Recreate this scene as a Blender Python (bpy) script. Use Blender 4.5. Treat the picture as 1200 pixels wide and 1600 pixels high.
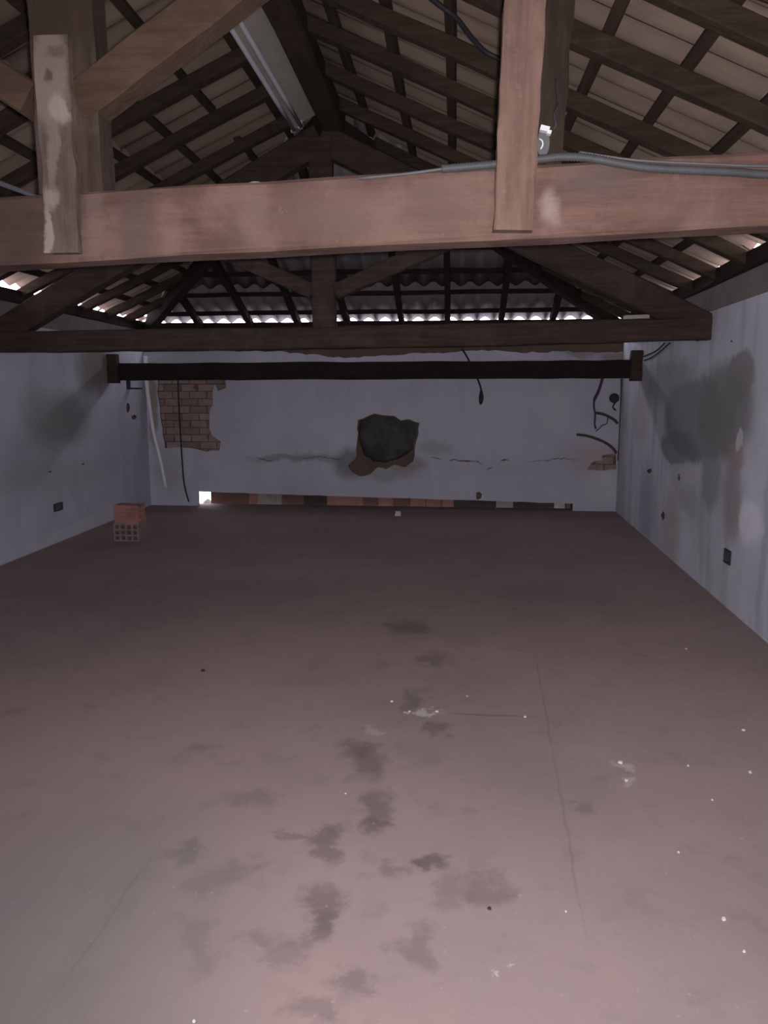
import bpy, bmesh, math, random
from mathutils import Vector, Matrix, noise
from mathutils.geometry import tessellate_polygon

for o in list(bpy.data.objects):
    bpy.data.objects.remove(o, do_unlink=True)
SC = bpy.context.scene
COL = SC.collection
rnd = random.Random(7)

# ------------------------------------------------------------------ camera
CAM_H = 1.5
PITCH = math.atan((800 - 613) / 1200.0)
YAW = math.atan(0.0933 * math.cos(PITCH))
cd = bpy.data.cameras.new('camera')
cd.sensor_width = 36.0
cd.lens = 27.0
cd.clip_start = 0.05
cam = bpy.data.objects.new('camera', cd)
cam.location = (0, 0, CAM_H)
cam.rotation_euler = (math.radians(90) - PITCH, 0, YAW)
COL.objects.link(cam)
SC.camera = cam

# ------------------------------------------------------------------ world, flash, exposure
w = bpy.data.worlds.new('overcast_sky')
SC.world = w
w.use_nodes = True
bg = w.node_tree.nodes['Background']
bg.inputs[0].default_value = (0.90, 0.86, 1.0, 1)
bg.inputs[1].default_value = 10.0

# the flash of the phone that took the photograph, a finger's width from its lens
fl = bpy.data.lights.new('camera_flash', 'SPOT')
fl.energy = 480
fl.color = (1.0, 0.985, 1.03)
fl.spot_size = math.radians(126)
fl.spot_blend = 1.0
fl.shadow_soft_size = 0.012
flo = bpy.data.objects.new('camera_flash', fl)
flo.location = (0.022, 0.0, CAM_H + 0.012)
flo.rotation_euler = (cam.rotation_euler.x - .03, 0, cam.rotation_euler.z - .10)
COL.objects.link(flo)

vs = SC.view_settings
vs.view_transform = 'Standard'
vs.look = 'None'
vs.exposure = 0.0
vs.gamma = 1.0
vs.use_curve_mapping = False

# ------------------------------------------------------------------ survey helpers (photo pixel -> point at a known plane)
_F = Vector((-math.sin(YAW) * math.cos(PITCH), math.cos(YAW) * math.cos(PITCH), -math.sin(PITCH)))
_R = Vector((math.cos(YAW), math.sin(YAW), 0))
_U = _R.cross(_F)
EYE = Vector((0, 0, CAM_H))

def ray(x, y):
    return _F + _R * ((x - 600) / 1200.0) + _U * ((800 - y) / 1200.0)

def on(x, y, co, no):
    d = ray(x, y); co = Vector(co); no = Vector(no)
    return EYE + d * ((co - EYE).dot(no) / d.dot(no))

def atY(x, y, Y): return on(x, y, (0, Y, 0), (0, 1, 0))
def atZ(x, y, Z=0.0): return on(x, y, (0, 0, Z), (0, 0, 1))

YB = 9.90                                   # inner face of the back wall
def wallR(y): return 1.90 + 0.0285 * (y - 4.62)
def wallL(y): return -3.95 - 0.03 * (y - 6.23)
NR = Vector((1, -0.0285, 0)); CR = Vector((wallR(0), 0, 0))
NL = Vector((1, 0.03, 0)); CL = Vector((wallL(0), 0, 0))
def atR(x, y): return on(x, y, CR, NR)
def atL(x, y): return on(x, y, CL, NL)

# ------------------------------------------------------------------ object helpers
def tag(o, label=None, cat=None, group=None, kind=None):
    if label: o['label'] = label
    if cat: o['category'] = cat
    if group: o['group'] = group
    if kind: o['kind'] = kind
    return o

def empty(name, loc=(0, 0, 0)):
    o = bpy.data.objects.new(name, None)
    o.location = loc
    o.empty_display_size = 0.1
    COL.objects.link(o)
    return o

def mesh(name, verts, faces, mat, parent=None, smooth=False, fixn=True):
    me = bpy.data.meshes.new(name)
    off = parent_world(parent) if parent else Vector((0, 0, 0))
    me.from_pydata([Vector(v) - off for v in verts], [], faces)
    if fixn:
        bm = bmesh.new(); bm.from_mesh(me)
        bmesh.ops.recalc_face_normals(bm, faces=bm.faces)
        bm.to_mesh(me); bm.free()
    me.materials.append(mat)
    if smooth:
        for p in me.polygons: p.use_smooth = True
    o = bpy.data.objects.new(name, me)
    COL.objects.link(o)
    if parent: o.parent = parent
    return o

def parent_world(p):
    v = Vector((0, 0, 0))
    while p is not None:
        v += p.location; p = p.parent
    return v

class MB:
    def __init__(s): s.v = []; s.f = []
    def add(s, v, f):
        n = len(s.v); s.v += [Vector(q) for q in v]; s.f += [tuple(i + n for i in q) for q in f]; return s
    def box(s, a, b):
        x0, y0, z0 = a; x1, y1, z1 = b
        return s.add([(x0,y0,z0),(x1,y0,z0),(x1,y1,z0),(x0,y1,z0),(x0,y0,z1),(x1,y0,z1),(x1,y1,z1),(x0,y1,z1)],
                     [(0,3,2,1),(4,5,6,7),(0,1,5,4),(1,2,6,5),(2,3,7,6),(3,0,4,7)])
    def obj(s, name, mat, parent=None, smooth=False): return mesh(name, s.v, s.f, mat, parent, smooth)

def timber_geo(p0, p1, wd, dp, up=(0, 0, 1), n=10, wob=0.004, seed=0, sag=0.0, cham=0.08, rough=0.0):
    """An old sawn member from p0 to p1: chamfered section, wandering edges, a little sag."""
    r = random.Random(seed)
    p0 = Vector(p0); p1 = Vector(p1)
    d = (p1 - p0).normalized(); up = Vector(up)
    side = d.cross(up).normalized(); upv = side.cross(d).normalized()
    c = min(wd, dp) * cham
    sec = [(-wd/2, -dp/2 + c), (-wd/2 + c, -dp/2), (wd/2 - c, -dp/2), (wd/2, -dp/2 + c),
           (wd/2, dp/2 - c), (wd/2 - c, dp/2), (-wd/2 + c, dp/2), (-wd/2, dp/2 - c)]
    vs_, fs = [], []
    for i in range(n + 1):
        t = i / n
        c0 = p0.lerp(p1, t) - upv * (sag * 4 * t * (1 - t))
        ox, oy = r.uniform(-wob, wob), r.uniform(-wob, wob)
        for (a, b) in sec:
            ja, jb = r.uniform(-wob - rough, wob + rough) * .7, r.uniform(-wob - rough, wob + rough) * .7
            vs_.append(c0 + side * (a + ox + ja) + upv * (b + oy + jb))
    for i in range(n):
        for k in range(8):
            a = i * 8 + k; b = i * 8 + (k + 1) % 8
            fs.append((a, b, b + 8, a + 8))
    fs.append(tuple(range(7, -1, -1))); fs.append(tuple(range(n * 8, n * 8 + 8)))
    return vs_, fs

def timber(name, p0, p1, wd, dp, mat, parent=None, **k):
    v, f = timber_geo(p0, p1, wd, dp, **k)
    return mesh(name, v, f, mat, parent)

def spline(pts, step=0.03):
    pts = [Vector(p) for p in pts]
    out = []
    q = [pts[0] * 2 - pts[1]] + pts + [pts[-1] * 2 - pts[-2]]
    for i in range(1, len(q) - 2):
        p0, p1, p2, p3 = q[i-1:i+3]
        n = max(2, int((p2 - p1).length / step))
        for j in range(n):
            t = j / n
            out.append(0.5 * ((2*p1) + (p2-p0)*t + (2*p0-5*p1+4*p2-p3)*t*t + (3*p1-p0-3*p2+p3)*t**3))
    out.append(pts[-1])
    return out

def tube_geo(pts, rad, seg=8, step=0.03, ribs=None, smooth_path=True):
    path = spline(pts, step) if smooth_path else [Vector(p) for p in pts]
    v, f = [], []
    ref = Vector((0.13, 0.31, 0.94))
    for i, p in enumerate(path):
        d = (path[min(i+1, len(path)-1)] - path[max(i-1, 0)]).normalized()
        a = d.cross(ref)
        if a.length < .05: a = d.cross(Vector((1, 0, 0)))
        a.normalize(); b = d.cross(a)
        t = i / max(1, len(path) - 1)
        rr = rad(t) if callable(rad) else rad
        if ribs: rr *= (1.0 if i % 2 else ribs)
        for k in range(seg):
            an = 2 * math.pi * k / seg
            v.append(p + a * math.cos(an) * rr + b * math.sin(an) * rr)
    n = len(path)
    for i in range(n - 1):
        for k in range(seg):
            f.append((i*seg+k, i*seg+(k+1) % seg, (i+1)*seg+(k+1) % seg, (i+1)*seg+k))
    f.append(tuple(range(seg-1, -1, -1))); f.append(tuple(range((n-1)*seg, n*seg)))
    return v, f

def tube(name, pts, rad, mat, parent=None, **k):
    v, f = tube_geo(pts, rad, **k)
    return mesh(name, v, f, mat, parent, smooth=True)

def prism_geo(outer, holes, fmap, d0, d1):
    """Polygon with holes (u,v) swept from depth d0 to d1 through fmap(u,v,d)."""
    loops = [outer] + list(holes)
    flat = [p for l in loops for p in l]
    tris = tessellate_polygon([[Vector((p[0], p[1], 0)) for p in l] for l in loops])
    n = len(flat)
    v = [fmap(p[0], p[1], d0) for p in flat] + [fmap(p[0], p[1], d1) for p in flat]
    f = []
    for t in tris:
        f.append((t[0], t[1], t[2])); f.append((t[2] + n, t[1] + n, t[0] + n))
    b = 0
    for l in loops:
        m = len(l)
        for i in range(m):
            a, c = b + i, b + (i + 1) % m
            f.append((a, c, c + n, a + n))
        b += m
    return v, f

def prism(name, outer, holes, fmap, d0, d1, mat, parent=None, edge=None):
    v, f = prism_geo(outer, holes, fmap, d0, d1)
    o = mesh(name, v, f, mat, parent)
    if edge:                                   # dirty broken edges, coloured darker so they don't catch the flash
        o.data.materials.append(edge)
        for p in o.data.polygons:
            if len(p.vertices) == 4: p.material_index = 1
    return o

def ragged(poly, amp, step, seed=0, closed=True):
    """Break straight outline edges up into a torn line."""
    r = random.Random(seed); out = []
    m = len(poly)
    for i in range(m if closed else m - 1):
        a = Vector(poly[i]); b = Vector(poly[(i + 1) % m])
        n = max(1, int((b - a).length / step))
        nrm = Vector((-(b - a).y, (b - a).x)); nrm.normalize()
        for j in range(n):
            p = a.lerp(b, j / n)
            if j: p = p + nrm * r.uniform(-amp, amp)
            out.append((p.x, p.y))
    if not closed: out.append(tuple(poly[-1]))
    return out

# ------------------------------------------------------------------ materials
class Mat:
    def __init__(s, name, rough=0.9, spec=0.15):
        s.m = bpy.data.materials.new(name); s.m.use_nodes = True
        s.nt = s.m.node_tree; s.n = s.nt.nodes; s.l = s.nt.links
        s.bsdf = s.n['Principled BSDF']
        s.bsdf.inputs['Roughness'].default_value = rough
        s.bsdf.inputs['Specular IOR Level'].default_value = spec
        s.bsdf.inputs['Diffuse Roughness'].default_value = 0.1
        s.geo = s.n.new('ShaderNodeNewGeometry')
        s.pos = s.geo.outputs['Position']
        s.col = None; s.warp = None
    def vec(s, scale=(1, 1, 1), rot=(0, 0, 0), src=None):
        mp = s.n.new('ShaderNodeMapping'); mp.inputs['Scale'].default_value = scale; mp.inputs['Rotation'].default_value = rot
        s.l.new(src or s.pos, mp.inputs['Vector']); return mp.outputs[0]
    def noise(s, scale, detail=4, rough=.6, vec=None, dist=0.0):
        t = s.n.new('ShaderNodeTexNoise'); t.inputs['Scale'].default_value = scale
        t.inputs['Detail'].default_value = detail; t.inputs['Roughness'].default_value = rough
        t.inputs['Distortion'].default_value = dist
        s.l.new(vec or s.pos, t.inputs['Vector']); return t
    def rng(s, val, a, b, c=0.0, d=1.0):
        r = s.n.new('ShaderNodeMapRange'); r.interpolation_type = 'SMOOTHSTEP'
        r.inputs[1].default_value = a; r.inputs[2].default_value = b; r.inputs[3].default_value = c; r.inputs[4].default_value = d
        s.l.new(val, r.inputs[0]); return r.outputs[0]
    def base(s, c):
        q = s.n.new('ShaderNodeRGB'); q.outputs[0].default_value = (*c, 1); s.col = q.outputs[0]
    def mix(s, fac, c, mode='MIX', amt=1.0):
        m = s.n.new('ShaderNodeMix'); m.data_type = 'RGBA'; m.blend_type = mode
        if amt != 1.0:
            mm = s.n.new('ShaderNodeMath'); mm.operation = 'MULTIPLY'; mm.inputs[1].default_value = amt
            s.l.new(fac, mm.inputs[0]); fac = mm.outputs[0]
        s.l.new(fac, m.inputs[0]); s.l.new(s.col, m.inputs[6]); m.inputs[7].default_value = (*c, 1)
        s.col = m.outputs[2]
    def blot(s, scale, lo, hi, c, amt=1.0, detail=4, rough=.6, vec=None, dist=0.0, mode='MIX'):
        t = s.noise(scale, detail, rough, vec, dist); s.mix(s.rng(t.outputs[0], lo, hi), c, mode, amt)
    def warped(s, amt=0.25, scale=3.0):
        t = s.noise(scale, 5, .65)
        a = s.n.new('ShaderNodeVectorMath'); a.operation = 'SUBTRACT'; a.inputs[1].default_value = (.5, .5, .5)
        s.l.new(t.outputs[1], a.inputs[0])
        b = s.n.new('ShaderNodeVectorMath'); b.operation = 'SCALE'; b.inputs[3].default_value = amt
        s.l.new(a.outputs[0], b.inputs[0])
        c = s.n.new('ShaderNodeVectorMath'); c.operation = 'ADD'
        s.l.new(b.outputs[0], c.inputs[0]); s.l.new(s.pos, c.inputs[1]); s.warp = c.outputs[0]
    def stain(s, c, r, col, amt=1.0, soft=.35, rot=(0, 0, 0)):
        mp = s.n.new('ShaderNodeMapping'); mp.vector_type = 'TEXTURE'
        mp.inputs['Location'].default_value = c; mp.inputs['Rotation'].default_value = rot; mp.inputs['Scale'].default_value = r
        s.l.new(s.warp or s.pos, mp.inputs['Vector'])
        ln = s.n.new('ShaderNodeVectorMath'); ln.operation = 'LENGTH'; s.l.new(mp.outputs[0], ln.inputs[0])
        s.mix(s.rng(ln.outputs['Value'], 1 + soft, 1 - soft), col, 'MIX', amt)
    def bump(s, val, strength=.3, dist=.01):
        b = s.n.new('ShaderNodeBump'); b.inputs['Strength'].default_value = strength; b.inputs['Distance'].default_value = dist
        s.l.new(val, b.inputs['Height']); s.l.new(b.outputs[0], s.bsdf.inputs['Normal'])
    def done(s):
        if s.col: s.l.new(s.col, s.bsdf.inputs['Base Color'])
        return s.m

def wood(name, dark, mid, light, axis, lo=.42, hi=.7, dust=.6, stains=()):
    """Weathered timber; axis is the direction the grain runs."""
    m = Mat(name, .85, .2)
    st = {'x': (1.2, 16, 16), 'y': (16, 1.2, 16), 'z': (16, 16, 1.2)}[axis]
    m.base(mid)
    g = m.noise(2.2, 6, .7, m.vec(st))
    m.mix(m.rng(g.outputs[0], .35, .62), dark, amt=.75)
    m.blot(2.6, lo, hi, light, dust, 5, .65, dist=.6)
    m.blot(1.3, .5, .68, dark, .55, 3, .6)
    m.blot(9, .48, .70, light, .35 * dust, 5, .7)
    m.blot(14, .55, .72, dark, .45, 5, .7)
    sp = m.noise(26, 3, .7)
    m.mix(m.rng(sp.outputs[0], .64, .72), light, amt=.35)
    if stains:
        m.warped(.10, 7.0)
        for q in stains: m.stain(*q)
    m.bump(g.outputs[0], .5, .012)
    return m.done()

def T_(px, py, wpx, hpx, col, amt, soft=.5):
    p = atY(px, py, 2.30); k = 2.30 / 1200.0
    return (tuple(p), (wpx * k, 1000, hpx * k), col, amt, soft)
W_beam = wood('dusty_tie_beam_wood', (.055, .029, .022), (.106, .056, .043), (.152, .093, .077), 'x', .40, .66, .75, stains=[
    T_(15, 360, 70, 80, (.035, .023, .018), .75), T_(215, 345, 30, 70, (.060, .040, .034), .6), T_(520, 350, 50, 30, (.070, .044, .038), .5),
    T_(150, 340, 14, 60, (.13, .088, .075), .5), T_(860, 322, 12, 24, (.24, .18, .16), .6, .7), T_(600, 330, 200, 40, (.130, .080, .066), .35),
    T_(930, 285, 60, 30, (.075, .055, .048), .5), T_(680, 320, 40, 40, (.085, .052, .043), .5), T_(1090, 320, 100, 40, (.095, .058, .044), .4),
    T_(400, 330, 18, 60, (.14, .090, .076), .4)])
W_post = wood('dusty_post_wood', (.075, .043, .033), (.128, .074, .057), (.175, .112, .090), 'z', .42, .7, .6)
W_king = wood('grimy_king_post_wood', (.026, .016, .011), (.056, .037, .029), (.085, .060, .050), 'z', .45, .7, .6, stains=[
    T_(100, 20, 70, 40, (.035, .020, .013), .7)])  # top darkened for grime, and slightly for flash falloff put into the colour
W_strut = wood('brown_strut_wood', (.040, .022, .013), (.070, .040, .026), (.085, .056, .040), 'x', .45, .75, .5)
W_pale = wood('plaster_smeared_board', (.050, .034, .027), (.085, .059, .049), (.125, .090, .076), 'z', .42, .66, .7, stains=[
    T_(84, 130, 30, 72, (.165, .122, .104), .85, .25), T_(92, 90, 12, 8, (.07, .05, .04), .7), T_(86, 128, 4, 8, (.05, .035, .03), .8),
    T_(100, 178, 14, 22, (.24, .19, .165), .8, .3), T_(92, 250, 8, 40, (.16, .12, .10), .7, .4), T_(90, 310, 14, 14, (.21, .165, .145), .7, .4),
    T_(84, 365, 7, 40, (.23, .18, .155), .8, .35)])
W_dark = wood('soot_dark_roof_wood', (.014, .009, .007), (.030, .019, .014), (.045, .030, .022), 'x', .5, .75, .5)
W_hang = wood('dark_brown_hanger_wood', (.012, .007, .004), (.027, .016, .010), (.042, .026, .018), 'z', .5, .75, .5)
W_raft = wood('brown_rafter_wood', (.026, .016, .010), (.052, .033, .022), (.075, .052, .036), 'x', .5, .75, .5)
W_batt = wood('brown_batten_wood', (.026, .016, .010), (.050, .032, .022), (.072, .050, .036), 'y', .5, .75, .5)
W_far = wood('dark_truss_wood', (.030, .018, .014), (.062, .040, .032), (.085, .058, .046), 'x', .45, .7, .6)
W_rail = wood('blackened_rail_wood', (.016, .011, .011), (.026, .017, .016), (.045, .026, .022), 'x', .55, .75, .5)

def fibre(name, c):
    m = Mat(name, .92, .1); b = Vector(c)
    m.base(c)
    m.blot(1.1, .42, .65, tuple(b * .81), .7)
    m.blot(5, .5, .72, tuple(b * 1.13), .5, 5)
    m.blot(2.2, .52, .72, tuple(b * .62), .5, 5, vec=m.vec((1, 5, 1)))
    sp = m.noise(60, 2, .6); m.mix(m.rng(sp.outputs[0], .70, .76), tuple(b * 1.9), amt=.5)
    m.bump(m.noise(40, 4).outputs[0], .25, .004)
    return m.done()
M_sheet = fibre('fibre_cement_sheet', (.222, .162, .126))
M_sheet_b = fibre('skylit_fibre_cement_sheet', (.205, .183, .186))  # hip-end copy of the sheet colour with bluish sky light mixed in

def plaster(name, base, stains, warp=(.3, 2.2), streak=None):
    m = Mat(name, .93, .08)
    m.base(base)
    b = Vector(base)
    m.blot(.55, .40, .66, tuple(b * .82), .8, 4)
    m.blot(2.4, .52, .74, tuple(b * 1.14), .45, 5)
    m.blot(7, .55, .75, tuple(b * .80), .35, 5)
    if streak: m.blot(1.6, .48, .66, streak, .55, 4, .6, vec=m.vec((3, 3, .35)))
    m.warped(*warp)
    for s in stains: m.stain(*s)
    m.blot(30, .70, .76, tuple(b * .55), .5, 3)
    m.bump(m.noise(14, 6, .65).outputs[0], .35, .012)
    return m.done()

def R_(px, py, wpx, hpx, col, amt=1, soft=.35, rot=0):      # stain on the right wall, centred on a photo position
    p = atR(px, py); k = p.y / 1200.0
    dy = abs(atR(px + wpx, py).y - p.y) * .5 + abs(atR(px - wpx, py).y - p.y) * .5
    return (tuple(p), (1000, dy, hpx * k), col, amt, soft, (rot, 0, 0))
def L_(px, py, wpx, hpx, col, amt=1, soft=.35, rot=0):
    p = atL(px, py); k = p.y / 1200.0
    dy = abs(atL(px + wpx, py).y - p.y) * .5 + abs(atL(px - wpx, py).y - p.y) * .5
    return (tuple(p), (1000, dy, hpx * k), col, amt, soft, (rot, 0, 0))
def B_(px, py, wpx, hpx, col, amt=1, soft=.35, rot=0):
    p = atY(px, py, YB); k = YB / 1200.0
    return (tuple(p), (wpx * k, 1000, hpx * k), col, amt, soft, (0, rot, 0))

GREY = (.60, .59, .68)
DG = (.245, .245, .26)
P_right = plaster('stained_plaster_right', (.64, .64, .71), [
    R_(1085, 655, 52, 62, DG, .85, .14), R_(1130, 640, 42, 70, (.245, .235, .23), .85, .25),
    R_(1155, 590, 22, 44, (.25, .24, .235), .8, .16), R_(1045, 600, 40, 36, (.30, .30, .33), .7, .4),
    R_(1060, 700, 30, 26, DG, .75, .16), R_(1112, 745, 14, 50, (.27, .265, .28), .7, .35),
    R_(1143, 770, 16, 70, (.29, .27, .27), .7, .4), R_(1152, 712, 12, 24, (.40, .29, .27), .8, .4),
    R_(1146, 815, 9, 30, (.42, .33, .31), .6, .4), R_(1048, 835, 13, 70, (.47, .40, .39), .75, .45),
    R_(1010, 790, 12, 60, (.34, .35, .42), .7, .5), R_(1156, 685, 6, 14, (.62, .60, .62), .9, .25),
    R_(1170, 815, 16, 34, (.82, .81, .87), .8, .3), R_(1080, 738, 14, 14, (.66, .64, .68), .7, .3),
    R_(1192, 870, 6, 120, (.34, .35, .41), .6, .5), R_(1000, 650, 12, 40, (.50, .46, .46), .6, .5),
    R_(1075, 780, 16, 22, (.40, .37, .40), .5, .5)], (.25, 2.6), (.40, .40, .46))
P_left = plaster('stained_plaster_left', (.56, .56, .65), [
    L_(95, 655, 45, 42, (.30, .295, .29), .8, .5), L_(150, 575, 26, 40, (.24, .215, .18), .85, .45),
    L_(60, 640, 30, 40, (.36, .36, .36), .6, .5), L_(120, 740, 60, 30, (.40, .395, .41), .5, .6),
    L_(180, 690, 30, 60, (.38, .38, .45), .5, .6), L_(40, 740, 40, 20, (.42, .41, .41), .5, .6),
    L_(110, 830, 60, 12, (.66, .65, .70), .5, .5), L_(170, 800, 12, 20, (.64, .64, .68), .5, .5)], (.35, 1.8), (.46, .46, .53))
P_back = plaster('grey_plaster_back', (.60, .585, .68), [
    B_(550, 725, 26, 20, (.22, .21, .21), .85, .5), B_(600, 738, 60, 14, (.34, .33, .34), .7, .5),
    B_(640, 728, 24, 12, (.36, .31, .27), .8, .4), B_(520, 716, 60, 7, (.30, .29, .31), .6, .6),
    B_(440, 716, 50, 5, (.30, .29, .31), .7, .5), B_(680, 700, 30, 12, (.40, .38, .40), .6, .5),
    B_(262, 730, 22, 40, (.40, .38, .38), .6, .5), B_(240, 640, 8, 60, (.36, .31, .27), .9, .4),
    B_(870, 640, 26, 44, (.66, .63, .66), .4, .5), B_(925, 715, 40, 26, (.50, .42, .42), .8, .5),
    B_(905, 550, 30, 10, (.30, .28, .27), .8, .5), B_(770, 735, 40, 14, (.50, .49, .56), .5, .5),
    B_(940, 760, 26, 26, (.68, .66, .66), .4, .6), B_(960, 560, 20, 14, (.25, .22, .20), .8, .5)], (.30, 2.4), (.52, .51, .60))
def plain(name, c, rough=.9, var=.25, sc=6, spec=.15, metal=0):
    m = Mat(name, rough, spec); m.base(c); b = Vector(c)
    m.blot(sc, .42, .68, tuple(b * (1 - var)), .8, 5); m.blot(sc * 2.7, .5, .72, tuple(b * (1 + var)), .5, 4)
    m.bsdf.inputs['Metallic'].default_value = metal
    m.bump(m.noise(sc * 6, 4).outputs[0], .25, .004)
    return m.done()
M_core = plain('bare_masonry', (.165, .115, .092), sc=5)
M_mortar = plain('earth_mortar', (.22, .165, .135), sc=7)
M_edge = plain('broken_plaster_edge', (.13, .11, .10), sc=8)
M_cavity = plain('dark_rubble', (.11, .105, .105), sc=5, var=.45)  # darker than the masonry around the hole
M_brick = [plain('red_brick_%s' % n, c, sc=9) for n, c in
           (('plain', (.36, .255, .235)), ('dark', (.285, .200, .182)), ('pale', (.385, .30, .27)))]
M_parapet = [plain('parapet_' + n, c, sc=8) for n, c in
             (('red', (.30, .155, .13)), ('brown', (.15, .085, .07)), ('grey', (.27, .24, .22)), ('black', (.06, .045, .04)), ('pale', (.45, .42, .40)))]
M_conc = plain('raw_concrete_band', (.22, .195, .185), sc=3)
M_clay = plain('orange_hollow_clay', (.40, .20, .165), sc=8)
M_clay2 = plain('dusty_hollow_clay', (.28, .195, .195), sc=8)
M_pvc = plain('white_pvc', (.90, .88, .92), .45, .05, 4, .4)
M_dullpipe = plain('dull_white_pipe', (.30, .29, .31), .6, .1, 6)
M_wcable = plain('grubby_white_cable', (.22, .20, .21), .6, .1, 6)
M_black = plain('black_cable', (.022, .020, .022), .6, .3, 8, .3)
M_brown_cable = plain('dull_brown_cable', (.085, .065, .06), .7, .3, 8, .3)
M_purple = plain('dull_purple_wire', (.07, .045, .08), .7, .3, 8, .3)
M_conduit = plain('grey_flexible_conduit', (.045, .044, .046), .6, .2, 10, .25)
M_enamel = plain('dusty_white_enamel', (.36, .32, .285), .5, .12, 2, .3)
M_tube = plain('unlit_tube_glass', (.62, .62, .68), .25, .1, 3, .5)
M_steel = plain('dark_steel', (.05, .048, .05), .5, .3, 8, .4, .6)
M_china = plain('white_porcelain', (.50, .48, .47), .4, .06, 6, .3)
M_greyp = plain('grey_plastic', (.075, .068, .068), .6, .2, 8, .3)
M_socket = plain('grimy_dark_plastic', (.045, .043, .045), .6, .3, 10, .3)
M_socket_in = plain('socket_inner_metal', (.10, .10, .11), .5, .3, 10, .4)
M_chip = plain('pale_plaster_chip', (.62, .58, .55), .9, .15, 20)
M_scrap = plain('dark_scrap', (.05, .042, .04), .9, .3, 20)
M_scrap0 = plain('dark_stone', (.10, .085, .08), .9, .3, 12)
M_out = plain('pale_outdoor_slab', (.62, .59, .62), .9, .2, 3)

def floor_mat():
    m = Mat('dusty_concrete_floor', .93, .08)
    m.bsdf.inputs['Diffuse Roughness'].default_value = .2
    m.base((.285, .206, .198))
    m.blot(.5, .40, .66, (.225, .170, .166), .8, 4)
    m.blot(1.8, .5, .74, (.305, .230, .220), .45, 6)
    m.blot(6, .52, .74, (.180, .136, .130), .45, 6)
    m.warped(.30, 6.5)
    dk = (.105, .080, .075)
    def S(px, py, wx, hy, amt=.6, c=dk, soft=.55, rot=0):
        p = atZ(px, py); d = p.y
        m.stain(tuple(p), (wx * d / 1200.0 * 1.02, abs(atZ(px, py + hy).y - atZ(px, py - hy).y) / 2, 1000), c, amt, soft, (0, 0, rot))
    for a in [(575, 1190, 32, 22), (560, 1170, 30, 14), (588, 1262, 26, 26), (582, 1290, 22, 18), (512, 1318, 26, 32), (300, 1325, 24, 18),
              (340, 1372, 44, 26, .45), (668, 1345, 28, 14, .8), (500, 1420, 34, 36, .6), (490, 1460, 24, 26, .6), (760, 1392, 34, 26, .5),
              (700, 1390, 30, 24, .4), (655, 1475, 30, 28, .45), (560, 1520, 34, 22, .5), (480, 1570, 40, 24, .4), (300, 1460, 40, 26, .4),
              (320, 1500, 26, 34, .35), (640, 980, 34, 12, .55), (680, 1030, 22, 12, .5), (685, 1137, 20, 10, .55), (640, 1095, 16, 16, .5),
              (395, 1465, 36, 14, .35), (395, 1245, 40, 16, .3), (470, 1300, 46, 7, .45), (610, 1360, 22, 12, .35), (920, 1260, 22, 14, .35),
              (120, 1550, 40, 30, .35), (320, 1170, 24, 10, .3), (660, 1185, 26, 14, .25), (200, 1420, 26, 18, .25), (440, 1490, 40, 16, .35)]:
        S(*a[:4], amt=(a[4] if len(a) > 4 else .6) * .95)
    S(970, 1196, 14, 8, .55, (.42, .37, .35), .5); S(975, 1220, 9, 5, .5, (.42, .37, .35), .5)
    S(640, 1112, 6, 3, .8, (.5, .45, .43), .5); S(670, 1112, 18, 2.5, .7, (.5, .45, .43), .5); S(585, 1140, 14, 4, .4, (.42, .37, .35), .5)
    S(785, 1517, 9, 4, .6, (.45, .40, .38), .5)
    # the joint of the screed strip at lower left, and a hairline crack to the right
    m.warped(.04, 4.0)
    def line(p, q, wd, c, amt):
        a, b = atZ(*p), atZ(*q); d = b - a
        m.stain(tuple((a + b) / 2), (d.length / 2, wd, 1000), c, amt, .5, (0, 0, math.atan2(d.y, d.x)))
    line((245, 1325), (60, 1595), .006, (.12, .095, .09), .55)
    line((240, 1330), (80, 1560), .05, dk, .25)
    line((835, 1020), (865, 1180), .006, (.13, .105, .10), .3)
    line((865, 1180), (912, 1450), .005, (.13, .105, .10), .3)
    line((700, 1115), (820, 1119), .010, (.10, .078, .072), .5)
    # darker, greyer tone over the lower left of the floor
    m.warped(.3, 1.5)
    S(40, 1480, 330, 260, .75, (.195, .168, .162), .6); S(180, 1580, 200, 60, .4, (.205, .170, .160), .6)
    m.blot(40, .66, .74, (.40, .35, .33), .35, 3)
    m.bump(m.noise(24, 6, .7).outputs[0], .35, .006)
    return m.done()
M_floor = floor_mat()

# ================================================================== THE SETTING
REAR = -1.7
fb = MB().box((-4.45, REAR - .15, -.14), (2.45, YB + .21, 0))
tag(fb.obj('floor', M_floor), 'bare dusty brown concrete floor with dark stains', kind='structure')

# ---- back wall: masonry core, plaster skin with missing areas, exposed bricks
def bmap(u, v, d): return (u, YB + d, v)
def b2(x, y):
    p = atY(x, y, YB); return (p.x, p.z)
slit = [b2(310, 768), b2(895, 787)]
sx0, sz0 = slit[0]; sx1, sz1 = slit[1]
XL, XR = wallL(YB), wallR(YB)
core_outer = [(XL - .2, -.1), (sx0 - .10, -.1), (sx0 - .10, sz0), (sx1, sz1), (sx1, -.1), (XR + .2, -.1), (XR + .2, 2.21), (XL - .2, 2.21)]
hole_px = [(559, 656), (573, 651), (585, 646), (602, 649), (617, 650), (626, 657), (640, 655), (656, 661), (652, 685),
           (648, 703), (637, 712), (622, 720), (600, 726), (582, 724), (566, 714), (558, 690)]
loss_px = hole_px[:10] + [(646, 720), (634, 730), (616, 726), (603, 733), (590, 730), (578, 741), (562, 744), (550, 738), (544, 727), (556, 716), (558, 690)]
hole = ragged([b2(*p) for p in loss_px], .009, .05, 3)
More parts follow.
